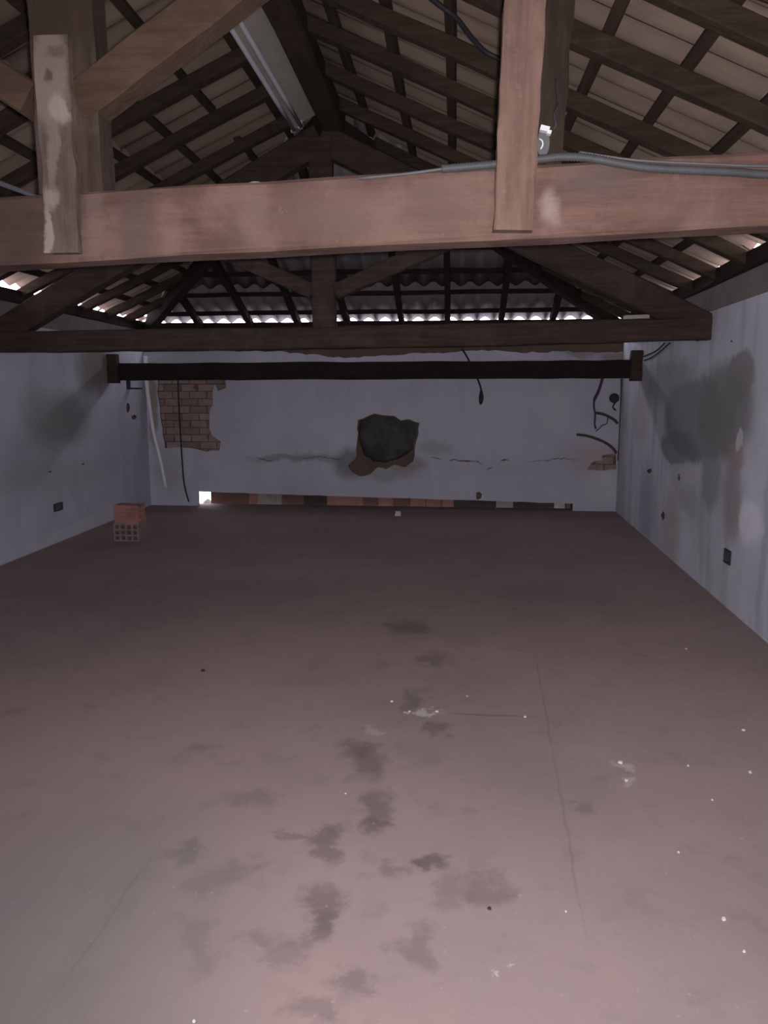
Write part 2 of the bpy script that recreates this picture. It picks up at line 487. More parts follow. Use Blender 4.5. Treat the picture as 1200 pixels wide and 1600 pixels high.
hole_core = ragged([(lambda q: (q[0] * .94 + b2(606, 686)[0] * .06, q[1] * .94 + b2(606, 686)[1] * .06))(b2(*p)) for p in hole_px], .016, .07, 4)
wb = prism('wall_back', core_outer, [hole_core], bmap, .03, .23, M_core)
tag(wb, 'bare masonry back wall under torn grey plaster', kind='structure')
# torn upper edge of the plaster
top_px = [(985, 549), (930, 551), (880, 549), (840, 551), (790, 549), (745, 548), (700, 551), (640, 552), (585, 557), (545, 559), (505, 556), (470, 552),
          (430, 549), (390, 549), (350, 547), (300, 548), (262, 547), (232, 548)]
top = ragged([(XR - .001, b2(985, 550)[1])] + [b2(*p) for p in top_px] + [(XL + .001, b2(232, 548)[1])], .012, .06, 11, closed=False)
pl_outer = [(XL + .001, 0), (sx0, 0), (sx0, sz0)] + [(sx0 + (sx1 - sx0) * i / 24, sz0 + (sz1 - sz0) * i / 24 + rnd.uniform(-.004, .004)) for i in range(1, 24)] + \
           [(sx1, sz1), (sx1, 0), (XR - .001, 0)] + top
brick_px = [(246, 575), (300, 574), (354, 576), (353, 606), (341, 611), (336, 600), (332, 612), (333, 632), (328, 640), (327, 668), (331, 680),
            (345, 690), (343, 704), (322, 706), (298, 700), (280, 698), (258, 700), (252, 660), (247, 620)]
brick_hole = ragged([b2(*p) for p in brick_px], .008, .07, 5)
corner_px = [(925, 722), (940, 719), (941, 711), (962, 709), (963, 733), (945, 735), (917, 734)]
corner_hole = ragged([b2(*p) for p in corner_px], .006, .06, 6)
blob_hole = [b2(*p) for p in [(744, 770), (749, 768), (753, 772), (752, 778), (747, 781), (744, 779)]]
def crack(pts, wd, seed):
    r = random.Random(seed)
    line = ragged(pts, .014, .035, seed, closed=False)
    n = len(line); up, dn = [], []
    for i, (x, z) in enumerate(line):
        e = math.sin(math.pi * min(1, max(.02, i / (n - 1)))) ** .5
        h_ = wd * e * r.uniform(.35, 1.0)
        up.append((x, z + h_)); dn.append((x, z - h_))
    return up + dn[::-1]
cracks = [crack([b2(*p) for p in q], wd, sd) for q, wd, sd in [
    ([(700, 718), (722, 720), (742, 721), (756, 724)], .011, 1), ([(782, 720), (798, 720)], .012, 2), ([(822, 722), (850, 719), (872, 716), (905, 719)], .006, 3),
    ([(400, 714), (424, 720), (428, 724), (404, 725)][:3], .010, 4), ([(672, 714), (692, 719)], .006, 5), ([(760, 734), (770, 731)], .009, 6),
    ([(470, 716), (500, 713), (540, 718)], .007, 7)]]
pw = prism('plaster', pl_outer, [hole, brick_hole, corner_hole, blob_hole] + cracks, bmap, 0.0, .032, P_back, wb, edge=M_edge)
tag(pw, 'grey-lilac plaster skin torn open around bricks')
# deep cavity behind the broken hole
cx, cz = b2(606, 688)
cav = MB()
ring = [(x, z) for x, z in hole_core]
n = len(ring); r2 = random.Random(9)
levels = [(.20, 1.12), (.29, 1.10), (.36, .95), (.40, .6)]
for d, s_ in levels:
    cav.v += [Vector((cx + (x - cx) * s_ + r2.uniform(-.012, .012), YB + d, cz + (z - cz) * s_ + r2.uniform(-.012, .012))) for x, z in ring]
for k in range(len(levels) - 1):
    cav.f += [(k*n + i, k*n + (i+1) % n, (k+1)*n + (i+1) % n, (k+1)*n + i) for i in range(n)]
cav.v.append(Vector((cx, YB + .42, cz))); c_i = len(cav.v) - 1
cav.f += [((len(levels)-1)*n + i, (len(levels)-1)*n + (i+1) % n, c_i) for i in range(n)]
tag(cav.obj('cavity', M_cavity, wb), 'dark hollow broken into the wall')
# exposed brick courses, each brick its own piece
def in_poly(x, z, poly):
    c = False; j = len(poly) - 1
    for i in range(len(poly)):
        xi, zi = poly[i]; xj, zj = poly[j]
        if (zi > z) != (zj > z) and x < (xj - xi) * (z - zi) / (zj - zi) + xi: c = not c
        j = i
    return c
def brick_geo(L, H, D, seed):
    r = random.Random(seed); q = MB().box((-L/2, -D/2, -H/2), (L/2, D/2, H/2))
    for v in q.v: v += Vector((r.uniform(-.004, .004), r.uniform(-.004, .004), r.uniform(-.003, .003)))
    return q
brick_meshes = []
for i in range(6):
    q = brick_geo(.215, .080, .05, i); me = bpy.data.meshes.new('brick')
    me.from_pydata(q.v, [], q.f); me.materials.append(M_brick[i % 3]); brick_meshes.append(me)
def lay(poly, x0, x1, z0, z1, seed):
    r = random.Random(seed); row = 0; z = z0
    while z < z1:
        x = x0 - (.115 if row % 2 else 0)
        while x < x1:
            if any(in_poly(x + a, z + b, poly) for a in (-.1, 0, .1) for b in (-.035, 0, .035)):
                o = bpy.data.objects.new('brick', brick_meshes[r.choice((0, 0, 1, 2, 3, 3, 4, 5))])
                o.location = (x, YB + .045 + r.uniform(-.006, .006), z); o.rotation_euler = (0, r.uniform(-.01, .01), r.uniform(-.02, .02))
                COL.objects.link(o); o.parent = wb
            x += .230
        z += .094; row += 1
bx = [p[0] for p in brick_hole]; bz = [p[1] for p in brick_hole]
lay(brick_hole, min(bx) + .08, max(bx) + .12, min(bz) - .01, max(bz) + .05, 1)
bx = [p[0] for p in corner_hole]; bz = [p[1] for p in corner_hole]
lay(corner_hole, min(bx) + .10, max(bx) + .05, min(bz) + .03, max(bz) + .03, 2)

# ---- low outer parapet that shows through the slit at floor level, and the slab outside
wo = empty('wall_outer', (0, YB + .30, -.1)); tag(wo, 'low row of reddish blocks seen through the slit', kind='structure')
segs = [(330, 368, 1), (369, 388, 1), (389, 402, 0), (403, 422, 2), (423, 440, 2), (441, 474, 1), (475, 510, 3), (511, 528, 0), (529, 548, 0), (549, 566, 0),
        (567, 590, 1), (591, 614, 0), (615, 640, 1), (641, 664, 0), (666, 688, 0), (690, 708, 0), (709, 742, 3), (743, 774, 3), (775, 801, 2), (802, 833, 3),
        (834, 865, 3), (866, 882, 4), (884, 900, 1)]
for i, (a, b, mi) in enumerate(segs):
    Yq = YB + .245 + rnd.uniform(0, .02)
    x0, x1 = atY(a, 790, Yq).x, atY(b + .4, 790, Yq).x
    MB().box((x0, Yq, -.1), (x1 + .002, Yq + .12, .42 + rnd.uniform(-.03, .03))).obj('block', M_parapet[mi], wo)
MB().box((atY(331, 790, YB + .38).x, YB + .36, -.1), (sx1 + .3, YB + .46, .45)).obj('light_stop_slab', M_core, wo)  # unseen slab added so no daylight shows between the blocks
osl = MB().box((-6.2, YB + .235, -.2), (4.2, YB + 3.0, -.1)).obj('trim_1', M_out)
tag(osl, 'pale slab outside behind the wall', kind='structure')

rc = atY(325, 786, YB + .75)
q = MB(); r5 = random.Random(5)
for i in range(6):
    t = i / 5.0; zq = -.1 + (rc.z + .16) * t; rq = .085 * math.cos(t * 1.35) * (1 + .1 * math.sin(4 * t))
    q.v += [Vector((rc.x + rq * math.cos(k * math.pi / 5) * r5.uniform(.85, 1.1), YB + .75 + rq * math.sin(k * math.pi / 5), zq)) for k in range(10)]
for i in range(5): q.f += [(i*10 + k, i*10 + (k+1) % 10, (i+1)*10 + (k+1) % 10, (i+1)*10 + k) for k in range(10)]
q.f += [tuple(range(9, -1, -1)), tuple(range(50, 60))]
tag(q.obj('stone', M_scrap0, None, True), 'dark rounded stone outside the left end of the wall slit', 'stone')
# ---- side walls: core, plaster with small broken holes, raw concrete band
def side_wall(name, wf, sgn, pmat, holes, label):
    def fm(u, v, d): return (wf(u) + sgn * d, u, v)
    o = prism(name, [(REAR, -.1), (YB + .2, -.1), (YB + .2, 2.30), (REAR, 2.30)], [], fm, .02, .20, M_core)
    tag(o, label, kind='structure')
    q = prism('plaster', [(REAR, 0), (YB, 0), (YB, 2.30), (REAR, 2.30)], holes, fm, 0, .022, pmat, o, edge=M_edge)
    bb = prism('concrete_band', [(REAR, 2.115), (YB, 2.115), (YB, 2.31), (REAR, 2.31)], [], fm, -.012, 0.0, M_conc, o)
    tag(bb, 'raw brown-grey concrete band above the plaster')
    return o
def yz(p): return (p.y, p.z)
def small_hole(f, px, py, rx, ry, seed):
    r = random.Random(seed)
    return [yz(f(px + rx * math.cos(a) * r.uniform(.7, 1.1), py + ry * math.sin(a) * r.uniform(.7, 1.1))) for a in [i * math.pi / 5 for i in range(10)]]
wr = side_wall('wall_right', wallR, 1, P_right,
               [small_hole(atR, 1036, 806, 3.2, 7, 1), small_hole(atR, 1061, 746, 2.0, 6, 2), small_hole(atR, 1015, 736, 4, 4, 3),
                small_hole(atR, 1143, 533, 1.5, 1.5, 5)],
               'right side wall of blotched blue-grey plaster')
wl = side_wall('wall_left', wallL, -1, P_left,
               [small_hole(atL, 200, 637, 3.0, 8, 6), small_hole(atL, 209, 652, 5, 4, 7), small_hole(atL, 130, 725, 3, 1.5, 8), small_hole(atL, 78, 737, 3, 1.5, 9)],
               'left side wall of dull blue-grey plaster')

# ---- rear gable wall behind the photographer
RX, RZ, SL = -1.05, 3.81, .45
AY = 6.30
def rmap(u, v, d): return (u, REAR - d, v)
rear = [(wallL(REAR) - .2, -.1), (wallR(REAR) + .2, -.1), (wallR(REAR) + .2, 2.30), (RX, 3.70), (wallL(REAR) - .2, 2.30)]
tag(prism('wall_front', rear, [], rmap, 0, .15, P_left), 'plain plastered gable wall behind the viewer', kind='structure')

# ================================================================== ROOF
HS = (RZ - 2.435) / (YB - AY)
def hipYL(x): return AY + (RX - x) / 3.01 * (YB - AY)        # plan line of the left hip
def hipYR(x): return AY + (x - RX) / 3.10 * (YB - AY)
def zL(x): return RZ - SL * (RX - x)
def zR(x): return RZ - SL * (x - RX)
def zB(y): return RZ - HS * (y - AY)
roof_L = empty('roof_left', (0, 0, 0)); tag(roof_L, 'left roof slope of corrugated sheets on battens and rafters', kind='structure')
roof_R = empty('roof_right', (0, 0, 0)); tag(roof_R, 'right roof slope of corrugated sheets on battens and rafters', kind='structure')
roof_B = empty('roof_back', (0, 0, 0)); tag(roof_B, 'far hip end of corrugated sheets with light at the eaves', kind='structure')

PITCHW, AMP, TH = .210, .031, .007
def sheet(parent, origin, a, d, length, waves, clips, lift, phase=0.0, warp_seed=0, amp=AMP):
    """One corrugated sheet; origin = middle of its upper edge, a = across, d = down the slope."""
    a = Vector(a).normalized(); d = Vector(d).normalized(); nrm = a.cross(d)
    if nrm.z < 0: nrm = -nrm
    W = waves * PITCHW + .055
    ns = waves * 8 + 2
    v, f = [], []
    rr = random.Random(warp_seed); tilt = rr.uniform(-.003, .003)
    for side in (0, 1):
        for j in range(2):
            for i in range(ns + 1):
                u = -W / 2 + W * i / ns
                ph = 2 * math.pi * (u + phase) / PITCHW
                hgt = amp * math.cos(ph) + lift + tilt * (u / W) + (TH if side else 0)
                v.append(Vector(origin) + a * u + d * (length * j) + nrm * hgt)
    N = ns + 1
    for side in (0, 1):
        b = side * 2 * N
        for i in range(ns):
            q = (b + i, b + i + 1, b + N + i + 1, b + N + i)
            f.append(q if side else q[::-1])
    for i in range(ns):
        f.append((i, i + 1, 2*N + i + 1, 2*N + i)); f.append((N + i + 1, N + i, 3*N + i, 3*N + i + 1))
    f.append((0, 2*N, 3*N, N)); f.append((N - 1, 2*N - 1, 4*N - 1, 3*N - 1))
    bm = bmesh.new()
    bv = [bm.verts.new(p) for p in v]
    for q in f: bm.faces.new([bv[i] for i in q])
    for co, no in clips:
        bmesh.ops.bisect_plane(bm, geom=bm.verts[:] + bm.edges[:] + bm.faces[:], plane_co=co, plane_no=no, clear_outer=True)
    if len(bm.faces) < 3: bm.free(); return
    bmesh.ops.recalc_face_normals(bm, faces=bm.faces)
    me = bpy.data.meshes.new('corrugated_sheet'); bm.to_mesh(me); bm.free()
    me.materials.append(M_sheet_b if parent is roof_B else M_sheet)
    for p in me.polygons: p.use_smooth = True
    o = bpy.data.objects.new('corrugated_sheet', me); COL.objects.link(o); o.parent = parent

ROWL = 1.40
# side slopes
nL = Vector((-(YB - AY), -3.01, 0)).normalized()       # points out of the left slope's plan area is +nLout
hipL_no = Vector((YB - AY, 3.01, 0)).normalized()       # toward the hip side from the left slope
hipR_no = Vector((-(YB - AY), 3.10, 0)).normalized()
apex = Vector((RX, AY, 0))
wcol = 5 * PITCHW
for side in (-1, 1):
    par = roof_L if side < 0 else roof_R
    y = REAR - .1 + wcol / 2; col = 0
    while y < YB + .4:
        wx = (wallL(y) - .05) if side < 0 else (wallR(y) + .05)
        run = abs(wx - RX); slope_len = run * math.sqrt(1 + SL * SL)
        d = Vector((side, 0, -SL)).normalized()
        # rows from the eave upward: the lower end of each row laps over the row below
        end = slope_len; row = 0
        while end > .02:
            st = 0.0 if row else 1.333 * math.sqrt(1 + SL * SL)
            o = Vector((RX, y, RZ)) + d * st
            no = hipL_no if side < 0 else hipR_no
            sheet(par, o, (0, 1, 0), d, end - st, 5, [(apex, no)], row * .010 + (col % 2) * .003, 0, col * 7 + row, .021 if row else .024)
            if st <= 0: break
            end = st + .16; row += 1
        y += wcol; col += 1
# hip end
x = XL - .1 + wcol / 2; col = 0
db = Vector((0, 1, -HS)).normalized()
blen = (YB + .07 - AY) * math.sqrt(1 + HS * HS)
while x < XR + .7:
    end = blen; row = 0
    while end > .02:
        st = max(0.0, end - (ROWL if row else .88))
        o = Vector((x, AY, RZ)) + db * st
        sheet(roof_B, o, (1, 0, 0), db, end - st, 5, [(apex, -hipL_no), (apex, -hipR_no)], row * .012 + (col % 2) * .004, 0, 100 + col * 7 + row)
        if st <= 0: break
        end = st + .16; row += 1
    x += wcol; col += 1
# ridge and hip caps, unseen, added to stop daylight leaking in
def cap(name, p0, p1, da, db_, wd, parent, lift=.05):
    p0 = Vector(p0) + Vector((0, 0, lift)); p1 = Vector(p1) + Vector((0, 0, lift))
    da = Vector(da).normalized() * wd; db_ = Vector(db_).normalized() * wd
    t = Vector((0, 0, .012))
    v = [p0 + da, p0, p0 + db_, p1 + da, p1, p1 + db_]; v += [q + t for q in v]
    f = [(0,1,4,3),(1,2,5,4),(6,9,10,7),(7,10,11,8),(0,3,9,6),(2,8,11,5),(0,6,7,1),(1,7,8,2),(3,4,10,9),(4,5,11,10)]
    mesh(name, v, f, M_sheet, parent)
cap('ridge_cap', (RX, REAR - .1, RZ), (RX, AY + .1, RZ), (-1, 0, -SL), (1, 0, -SL), .22, roof_R)
CL_ = Vector((RX - 3.01, YB, 2.46)); CR_ = Vector((RX + 3.10, YB, 2.46)); AP = Vector((RX, AY, RZ))
cap('hip_cap', AP, CL_, (-.77, -.64, -.30), (.77, .64, -.16), .2, roof_L, .045)
cap('hip_cap', AP, CR_, (.77, -.64, -.30), (-.77, .64, -.16), .2, roof_R, .045)

# battens under the sheets (run along the slopes' contour), then rafters under the battens
BO, RO = .058, .122
sd = 0
for k in range(1, 9):
    for side in (-1, 1):
        xx = RX + side * .333 * k
        par = roof_L if side < 0 else roof_R
        y1 = (hipYL(xx) if side < 0 else hipYR(xx)) - .02
        z = (zL(xx) if side < 0 else zR(xx)) - BO * 1.1
        up = Vector((-side * SL, 0, 1)) if side > 0 else Vector((SL * -1, 0, 1))
        up = Vector((side * SL, 0, 1))
        spans = [(1.0, y1)]
        if side < 0 and k == 2: spans = [(1.0, 5.60), (6.20, y1)]
        for (ya, yb) in spans:
            sd += 1
            timber('batten', (xx, ya, z), (xx, yb, z), .052, .042, W_batt, par, up=up, n=8, wob=.005, seed=sd)
for Y in (1.8, 3.02, 3.58, 4.23, 4.78, 5.40, 6.05, 6.68, 7.3, 7.9, 8.5, 9.1):
    x0 = RX if Y < AY else RX + (Y - AY) / (YB - AY) * 3.10
    x1 = wallR(Y) - .01
    sd += 1
    timber('rafter', (x0 + .02, Y, zR(x0) - RO * 1.1), (x1, Y, zR(x1) - RO * 1.1), .075, .082, W_raft, roof_R, n=9, wob=.005, seed=sd)
for Y in (1.9, 3.15, 3.8, 4.40, 5.02, 5.60, 6.22, 6.85, 7.45, 8.05, 8.65, 9.2):
    x0 = RX if Y < AY else RX - (Y - AY) / (YB - AY) * 3.01
    x1 = wallL(Y) + .01
    sd += 1
    timber('rafter', (x0 - .02, Y, zL(x0) - RO * 1.1), (x1, Y, zL(x1) - RO * 1.1), .075, .082, W_raft, roof_L, n=9, wob=.005, seed=sd)
for Y in (9.63, 9.19, 8.74, 8.29, 7.84, 7.39, 6.94):
    t = (Y - AY) / (YB - AY); sd += 1
    z = zB(Y) - BO * 1.1
    timber('batten', (RX - 3.01 * t + .03, Y, z), (RX + 3.10 * t - .03, Y, z), .048, .036, W_dark, roof_B, up=(0, HS, 1), n=12, wob=.007, seed=sd)
for xx in (-3.25, -2.60, -1.98, -1.36, -.68, -.11, .54, 1.16, 1.68):
    y0 = max(AY, hipYL(xx) if xx < RX else hipYR(xx)); sd += 1
    timber('rafter', (xx, y0 + .03, zB(y0) - RO * 1.05), (xx, YB - .02, zB(YB) - RO * 1.0), .068, .085, W_dark, roof_B, n=8, wob=.005, seed=sd)
timber('ridge_beam', (RX + .085, REAR, RZ - .235), (RX + .085, AY, RZ - .235), .165, .16, W_batt, roof_R, n=14, wob=.005, seed=301)
timber('hip_rafter', AP - Vector((0, 0, .22)), CL_ - Vector((-.02, .02, .20)), .10, .15, W_dark, roof_L, n=10, wob=.006, seed=302)
timber('hip_rafter', AP - Vector((0, 0, .22)), CR_ - Vector((.02, .02, .20)), .10, .15, W_dark, roof_R, n=10, wob=.006, seed=303)
timber('wall_plate', (wallR(REAR) - .01, REAR, 2.345), (wallR(YB) - .01, YB - .01, 2.345), .10, .11, W_dark, roof_R, n=16, wob=.005, seed=304)
timber('wall_plate', (wallL(REAR) + .01, REAR, 2.342), (wallL(YB) + .01, YB - .01, 2.342), .10, .11, W_dark, roof_L, n=16, wob=.005, seed=305)
timber('wall_plate', (XL + .05, YB - .01, 2.338), (XR - .05, YB - .01, 2.345), .08, .09, W_dark, roof_B, n=16, wob=.005, seed=306)

# ================================================================== TRUSSES
def on_tr(px, py, Y):
    return atY(px, py, Y)
# near truss
T1 = 2.36
t1 = empty('roof_truss', (-1.05, T1, 2.0))
tag(t1, 'near roof truss with dusty tie beam lit by the flash', 'roof truss')
def tb1(x): return 1.9316 + .031 * x           # underside of the tie beam
xl, xr = wallL(T1), wallR(T1)
v, f = timber_geo((xl, T1, tb1(xl) + .098), (xr, T1, tb1(xr) + .098), .12, .196, n=26, wob=.0022, seed=400, sag=.005, rough=.001)
mesh('tie_beam', v, f, W_beam, t1)
def pxX(px, py, Y): return atY(px, py, Y).x
kx0, kx1 = pxX(60, 300, T1 - .04), pxX(160, 300, T1 - .04)
kc = (kx0 + kx1) / 2
timber('king_post', (kc, T1 + .01, tb1(kc) + .19), (kc + .0, T1 + .01, 3.44), kx1 - kx0, .11, W_king, t1, up=(0, 1, 0), n=14, wob=.003, seed=401)
bx0, bx1 = pxX(79, 390, T1 - .085), pxX(131, 390, T1 - .085)
bc = (bx0 + bx1) / 2
zt = atY(80, 55, T1 - .085).z
timber('post_board', (bc - .012, T1 - .077, tb1(bc) + .012), (bc - .012, T1 - .077, zt), bx1 - bx0, .03, W_pale, t1, up=(0, 1, 0), n=10, wob=.004, seed=402)
# struts either side of the king post
a = atY(150, 152, T1); b = atY(330, 14, T1); dd = (b - a)
b2_ = a + dd * 2.1
timber('strut', a - dd * .12, b2_, .10, .115, W_strut, t1, n=8, wob=.0018, seed=403)
a = atY(52, 158, T1); b = atY(0, 124, T1); dd = (b - a)
timber('strut', a - dd * .1, a + dd * 7.5, .10, .100, W_strut, t1, n=8, wob=.0018, seed=404)
pa = Vector((kc, T1 + .01, 3.49))
timber('principal_rafter', pa, (xr, T1 + .01, 2.27), .12, .19, W_strut, t1, n=14, wob=.004, seed=405)
timber('principal_rafter', pa, (xl, T1 + .01, 2.27), .12, .19, W_strut, t1, n=14, wob=.004, seed=406)
# hanger boards clasping the tie beam
Yh = T1 - .082
hb0 = atY(770, 362, Yh); hb1 = atY(832, 362, Yh); ht0 = atY(790, 0, Yh); ht1 = atY(850, 0, Yh)
bot = (hb0 + hb1) / 2; tpp = (ht0 + ht1) / 2
dirv = (tpp - bot)
tpp = bot + dirv * ((2.82 - bot.z) / dirv.z)
timber('hanger_board', bot, tpp, (hb1 - hb0).length, .045, W_post, t1, up=(0, 1, 0), n=14, wob=.0025, seed=407, cham=.05)
Yk = T1 + .085
q0 = atY(846, 300, Yk); q1 = atY(868, 20, Yk); dirv = q1 - q0
timber('hanger_board', q0 - dirv * .3, q0 + dirv * ((2.82 - q0.z) / dirv.z), .10, .045, W_hang, t1, up=(0, 1, 0), n=10, wob=.003, seed=408, cham=.05)

# far truss
T2 = AY
t2 = empty('roof_truss', (-1.05, T2, 2.0))
tag(t2, 'far dark roof truss below the hip end of the roof', 'roof truss')
v, f = timber_geo((wallL(T2), T2, 1.918), (wallR(T2), T2, 1.985), .15, .172, n=30, wob=.003, seed=410, sag=.014, rough=.002)
mesh('tie_beam', v, f, W_far, t2)
timber('king_post', (-1.06, T2, 2.00), (-1.075, T2, 3.44), .185, .13, W_far, t2, up=(0, 1, 0), n=10, wob=.004, seed=411)
timber('principal_rafter', (-1.075, T2, 3.45), (wallR(T2) - .02, T2, 1.99), .13, .21, W_far, t2, n=12, wob=.005, seed=412)
timber('principal_rafter', (-1.075, T2, 3.45), (wallL(T2) + .02, T2, 1.93), .13, .21, W_far, t2, n=12, wob=.005, seed=413)
timber('strut', (-.97, T2, 2.30), (.25, T2, 2.80), .10, .12, W_far, t2, n=8, wob=.005, seed=414)
timber('strut', (-1.15, T2, 2.30), (-2.35, T2, 2.82), .10, .12, W_far, t2, n=8, wob=.005, seed=415)

# ---- dark rail spanning the far end
YRL = 8.80
rl = empty('timber_rail', (-1.05, YRL, 1.7)); tag(rl, 'blackened timber rail spanning in front of the back wall', 'rail')
za = atY(250, 581, YRL).z; zb_ = atY(960, 577, YRL).z
timber('beam', (wallL(YRL), YRL, za), (wallR(YRL), YRL, zb_), .10, .195, W_rail, rl, n=24, wob=.004, seed=420)
for s_, wf, zz in ((1, wallL, za), (-1, wallR, zb_)):
    xx = wf(YRL) + s_ * .065
    timber('end_block', (xx, YRL - .06, zz - .13), (xx, YRL - .06, zz + .20), .12, .10, W_far, rl, up=(0, 1, 0), n=4, wob=.006, seed=421 + s_)

# ================================================================== THINGS
# fluorescent fixture slung under the upper left slope
def pL(px, py, off):
    no = Vector((-SL, 0, 1)); return on(px, py, (RX, 0, RZ - off), no)
f0 = pL(412, 130, .20); 
e0, e1 = pL(470, 215, .215), pL(501, 182, .215)
fx = empty('fluorescent_fixture', ((e0 + e1) / 2)); tag(fx, 'unlit twin-tube fluorescent fixture with pale reflector under the left roof slope', 'light fixture')
yE = min(e0.y, 6.12); yS = yE - 2.45
ax = Vector((-1, 0, -SL)).normalized(); nn = Vector((SL, 0, -1)).normalized()      # down-slope, and facing into the room
ce = Vector(((e0.x + e1.x) / 2, 0, (e0.z + e1.z) / 2))
def fp(u, wv, yy): return Vector((ce.x, yy, ce.z)) + ax * u + nn * wv
m_ = MB()
prof = [(-.225, .0), (-.225, .006), (.05, .012), (.06, .030), (.125, .030), (.135, .006), (.135, .0)]
nP = len(prof)
m_.v = [fp(u, wv, yS) for u, wv in prof] + [fp(u, wv, yE) for u, wv in prof]
m_.f = [(i, (i+1) % nP, (i+1) % nP + nP, i + nP) for i in range(nP)] + [tuple(range(nP)), tuple(range(2*nP - 1, nP - 1, -1))]
m_.obj('reflector', M_enamel, fx)
for u in (.055, .115):
    tb = tube('tube', [fp(u, .050, yS + .05), fp(u, .050, yE - .05)], .016, M_tube, fx, seg=10, step=.5)
    for yy in (yS + .03, yE - .03):
        q = MB(); c0 = fp(u, .030, yy)
        q.box(c0 - Vector((.016, .012, .03)), c0 + Vector((.016, .012, .03))).obj('tube_holder', M_china, tb)

# white pipe under the left slope, seen beside the king post
pp0 = pL(-30, 275, .22); pp1 = pL(62, 309, .22)
tag(tube('white_pipe', [pp0, (pp0 + pp1) / 2, pp1], .016, M_dullpipe, seg=10), 'white pipe under the left rafters beside the near king post', 'pipe')

# flexible conduit on the tie beam
Yc = T1 - .075
cp = [(690, 264), (760, 258), (815, 252), (850, 248), (880, 245), (920, 247), (965, 255), (1010, 262), (1080, 266), (1150, 269), (1230, 272)]
cpts = [atY(p[0], p[1], Yc) for p in cp]
cpts += [cpts[-1] + Vector((.45, 0, .012)), cpts[-1] + Vector((.95, 0, .02))]
tag(tube('flexible_conduit', cpts, .0125, M_conduit, seg=10, step=.004, ribs=.80), 'grey ribbed flexible conduit along the near tie beam', 'conduit')
c2 = [atY(*p, T1 - .067) for p in [(560, 279), (640, 271), (720, 260), (765, 256)]]
tag(tube('thin_cable', c2, .0045, M_greyp, seg=6), 'thin grey cable along the top edge of the near tie beam', 'cable')
c3 = [atY(*p, T1 - .064) for p in [(905, 238), (950, 245), (1000, 251), (1100, 256), (1230, 259)]]
c3 += [c3[-1] + Vector((.45, 0, .012)), c3[-1] + Vector((.95, 0, .022))]
tag(tube('thin_cable', c3, .004, M_greyp, seg=6), 'thin grey cable just above the conduit on the tie beam', 'cable')
# loop of white cable lying on the beam
c4 = [atY(*p, T1 - .03) for p in [(381, 295), (385, 290), (394, 286), (404, 286), (411, 290), (415, 295)]]
tag(tube('white_cable_loop', c4, .004, M_wcable, seg=8, step=.01), 'small loop of white cable lying on the near tie beam', 'cable')

# porcelain insulator on the rear hanger board
ins = empty('cable_insulator', atY(852, 215, T1 + .045)); tag(ins, 'white porcelain cable insulator on grey bracket beside the hanger board', 'insulator')
g = atY(848, 226, T1 + .03)
q = MB(); 
for i in range(2):
    q.v += [Vector((g.x + .018 * math.cos(k * math.pi / 8), T1 + .015 + .03 * i, g.z + .038 * math.sin(k * math.pi / 8))) for k in range(16)]
q.f = [(k, (k+1) % 16, (k+1) % 16 + 16, k + 16) for k in range(16)] + [tuple(range(15, -1, -1)), tuple(range(16, 32))]
q.obj('bracket', M_greyp, ins)
g2 = atY(851, 202, T1 + .0)
def chunk(c, sx, sy, sz, rz):
    q = MB().box((-sx, -sy, -sz), (sx, sy, sz)); m4 = Matrix.Rotation(rz, 3, 'Y')
    q.v = [m4 @ v_ + Vector(c) for v_ in q.v]; return q
chunk(g2, .013, .010, .007, .25).obj('porcelain_block', M_china, ins)
chunk(g2 + Vector((.012, -.004, -.011)), .006, .009, .005, .25).obj('porcelain_block', M_china, ins)
tube('screw_ring', [g + Vector((-.008, -.02, -.018)), g + Vector((-.002, -.022, -.008)), g + Vector((-.004, -.022, .004)), g + Vector((-.012, -.02, .010))], .0022, M_china, ins, seg=6, step=.005)
tube('wire', [g2 + Vector((.022, -.01, -.006)), g2 + Vector((.03, -.012, .01)), g2 + Vector((.024, -.01, .035)), g2 + Vector((.034, .0, .07)), g2 + Vector((.03, .02, .14))], .003, M_black, ins, seg=6, step=.01)

# cable sagging under the right slope
def pR(px, py, off):
    return on(px, py, (RX, 0, RZ - off), (SL, 0, 1))
c5 = [pR(*p, .20) for p in [(640, -30), (690, 10), (715, 30), (740, 62), (765, 85), (800, 92), (870, 70)]]
tag(tube('roof_cable', c5, .011, M_black, seg=7), 'black cable sagging under the right roof slope', 'cable')
c6 = [atR(*p) + Vector((-.03, 0, 0)) for p in [(1152, 365), (1170, 385), (1200, 402), (1240, 415)]]
tag(tube('roof_wire', c6, .004, M_brown_cable, seg=5), 'thin pale wire strung across the right eaves', 'wire')

# added pale board, its colour stands for daylight in a wall-top gap
oa = atY(975, 494, T2 + .02); ob = atY(1013, 492, T2 + .02)
zo = 2.060 + .012
tag(timber('light_gap_board', (oa.x, T2 + .01, zo + .006), (ob.x, T2 + .01, zo + .010), .07, .030, M_enamel, n=3, wob=.001, seed=430),
    'pale board standing in for a light gap above the far tie beam', 'board')

# leaning white pipe in the left corner
pts = [atY(*p, Yq) for p, Yq in (((227, 556), YB - .10), ((229, 595), YB - .10), ((233, 630), YB - .08), ((240, 675), YB - .04), ((251, 720), YB - .04), ((259, 762), YB - .04))]
tag(tube('leaning_pipe', pts, lambda t: .030 * (1 - .4 * t), M_pvc, seg=12, step=.05), 'white plastic pipe leaning in the left back corner', 'pipe')

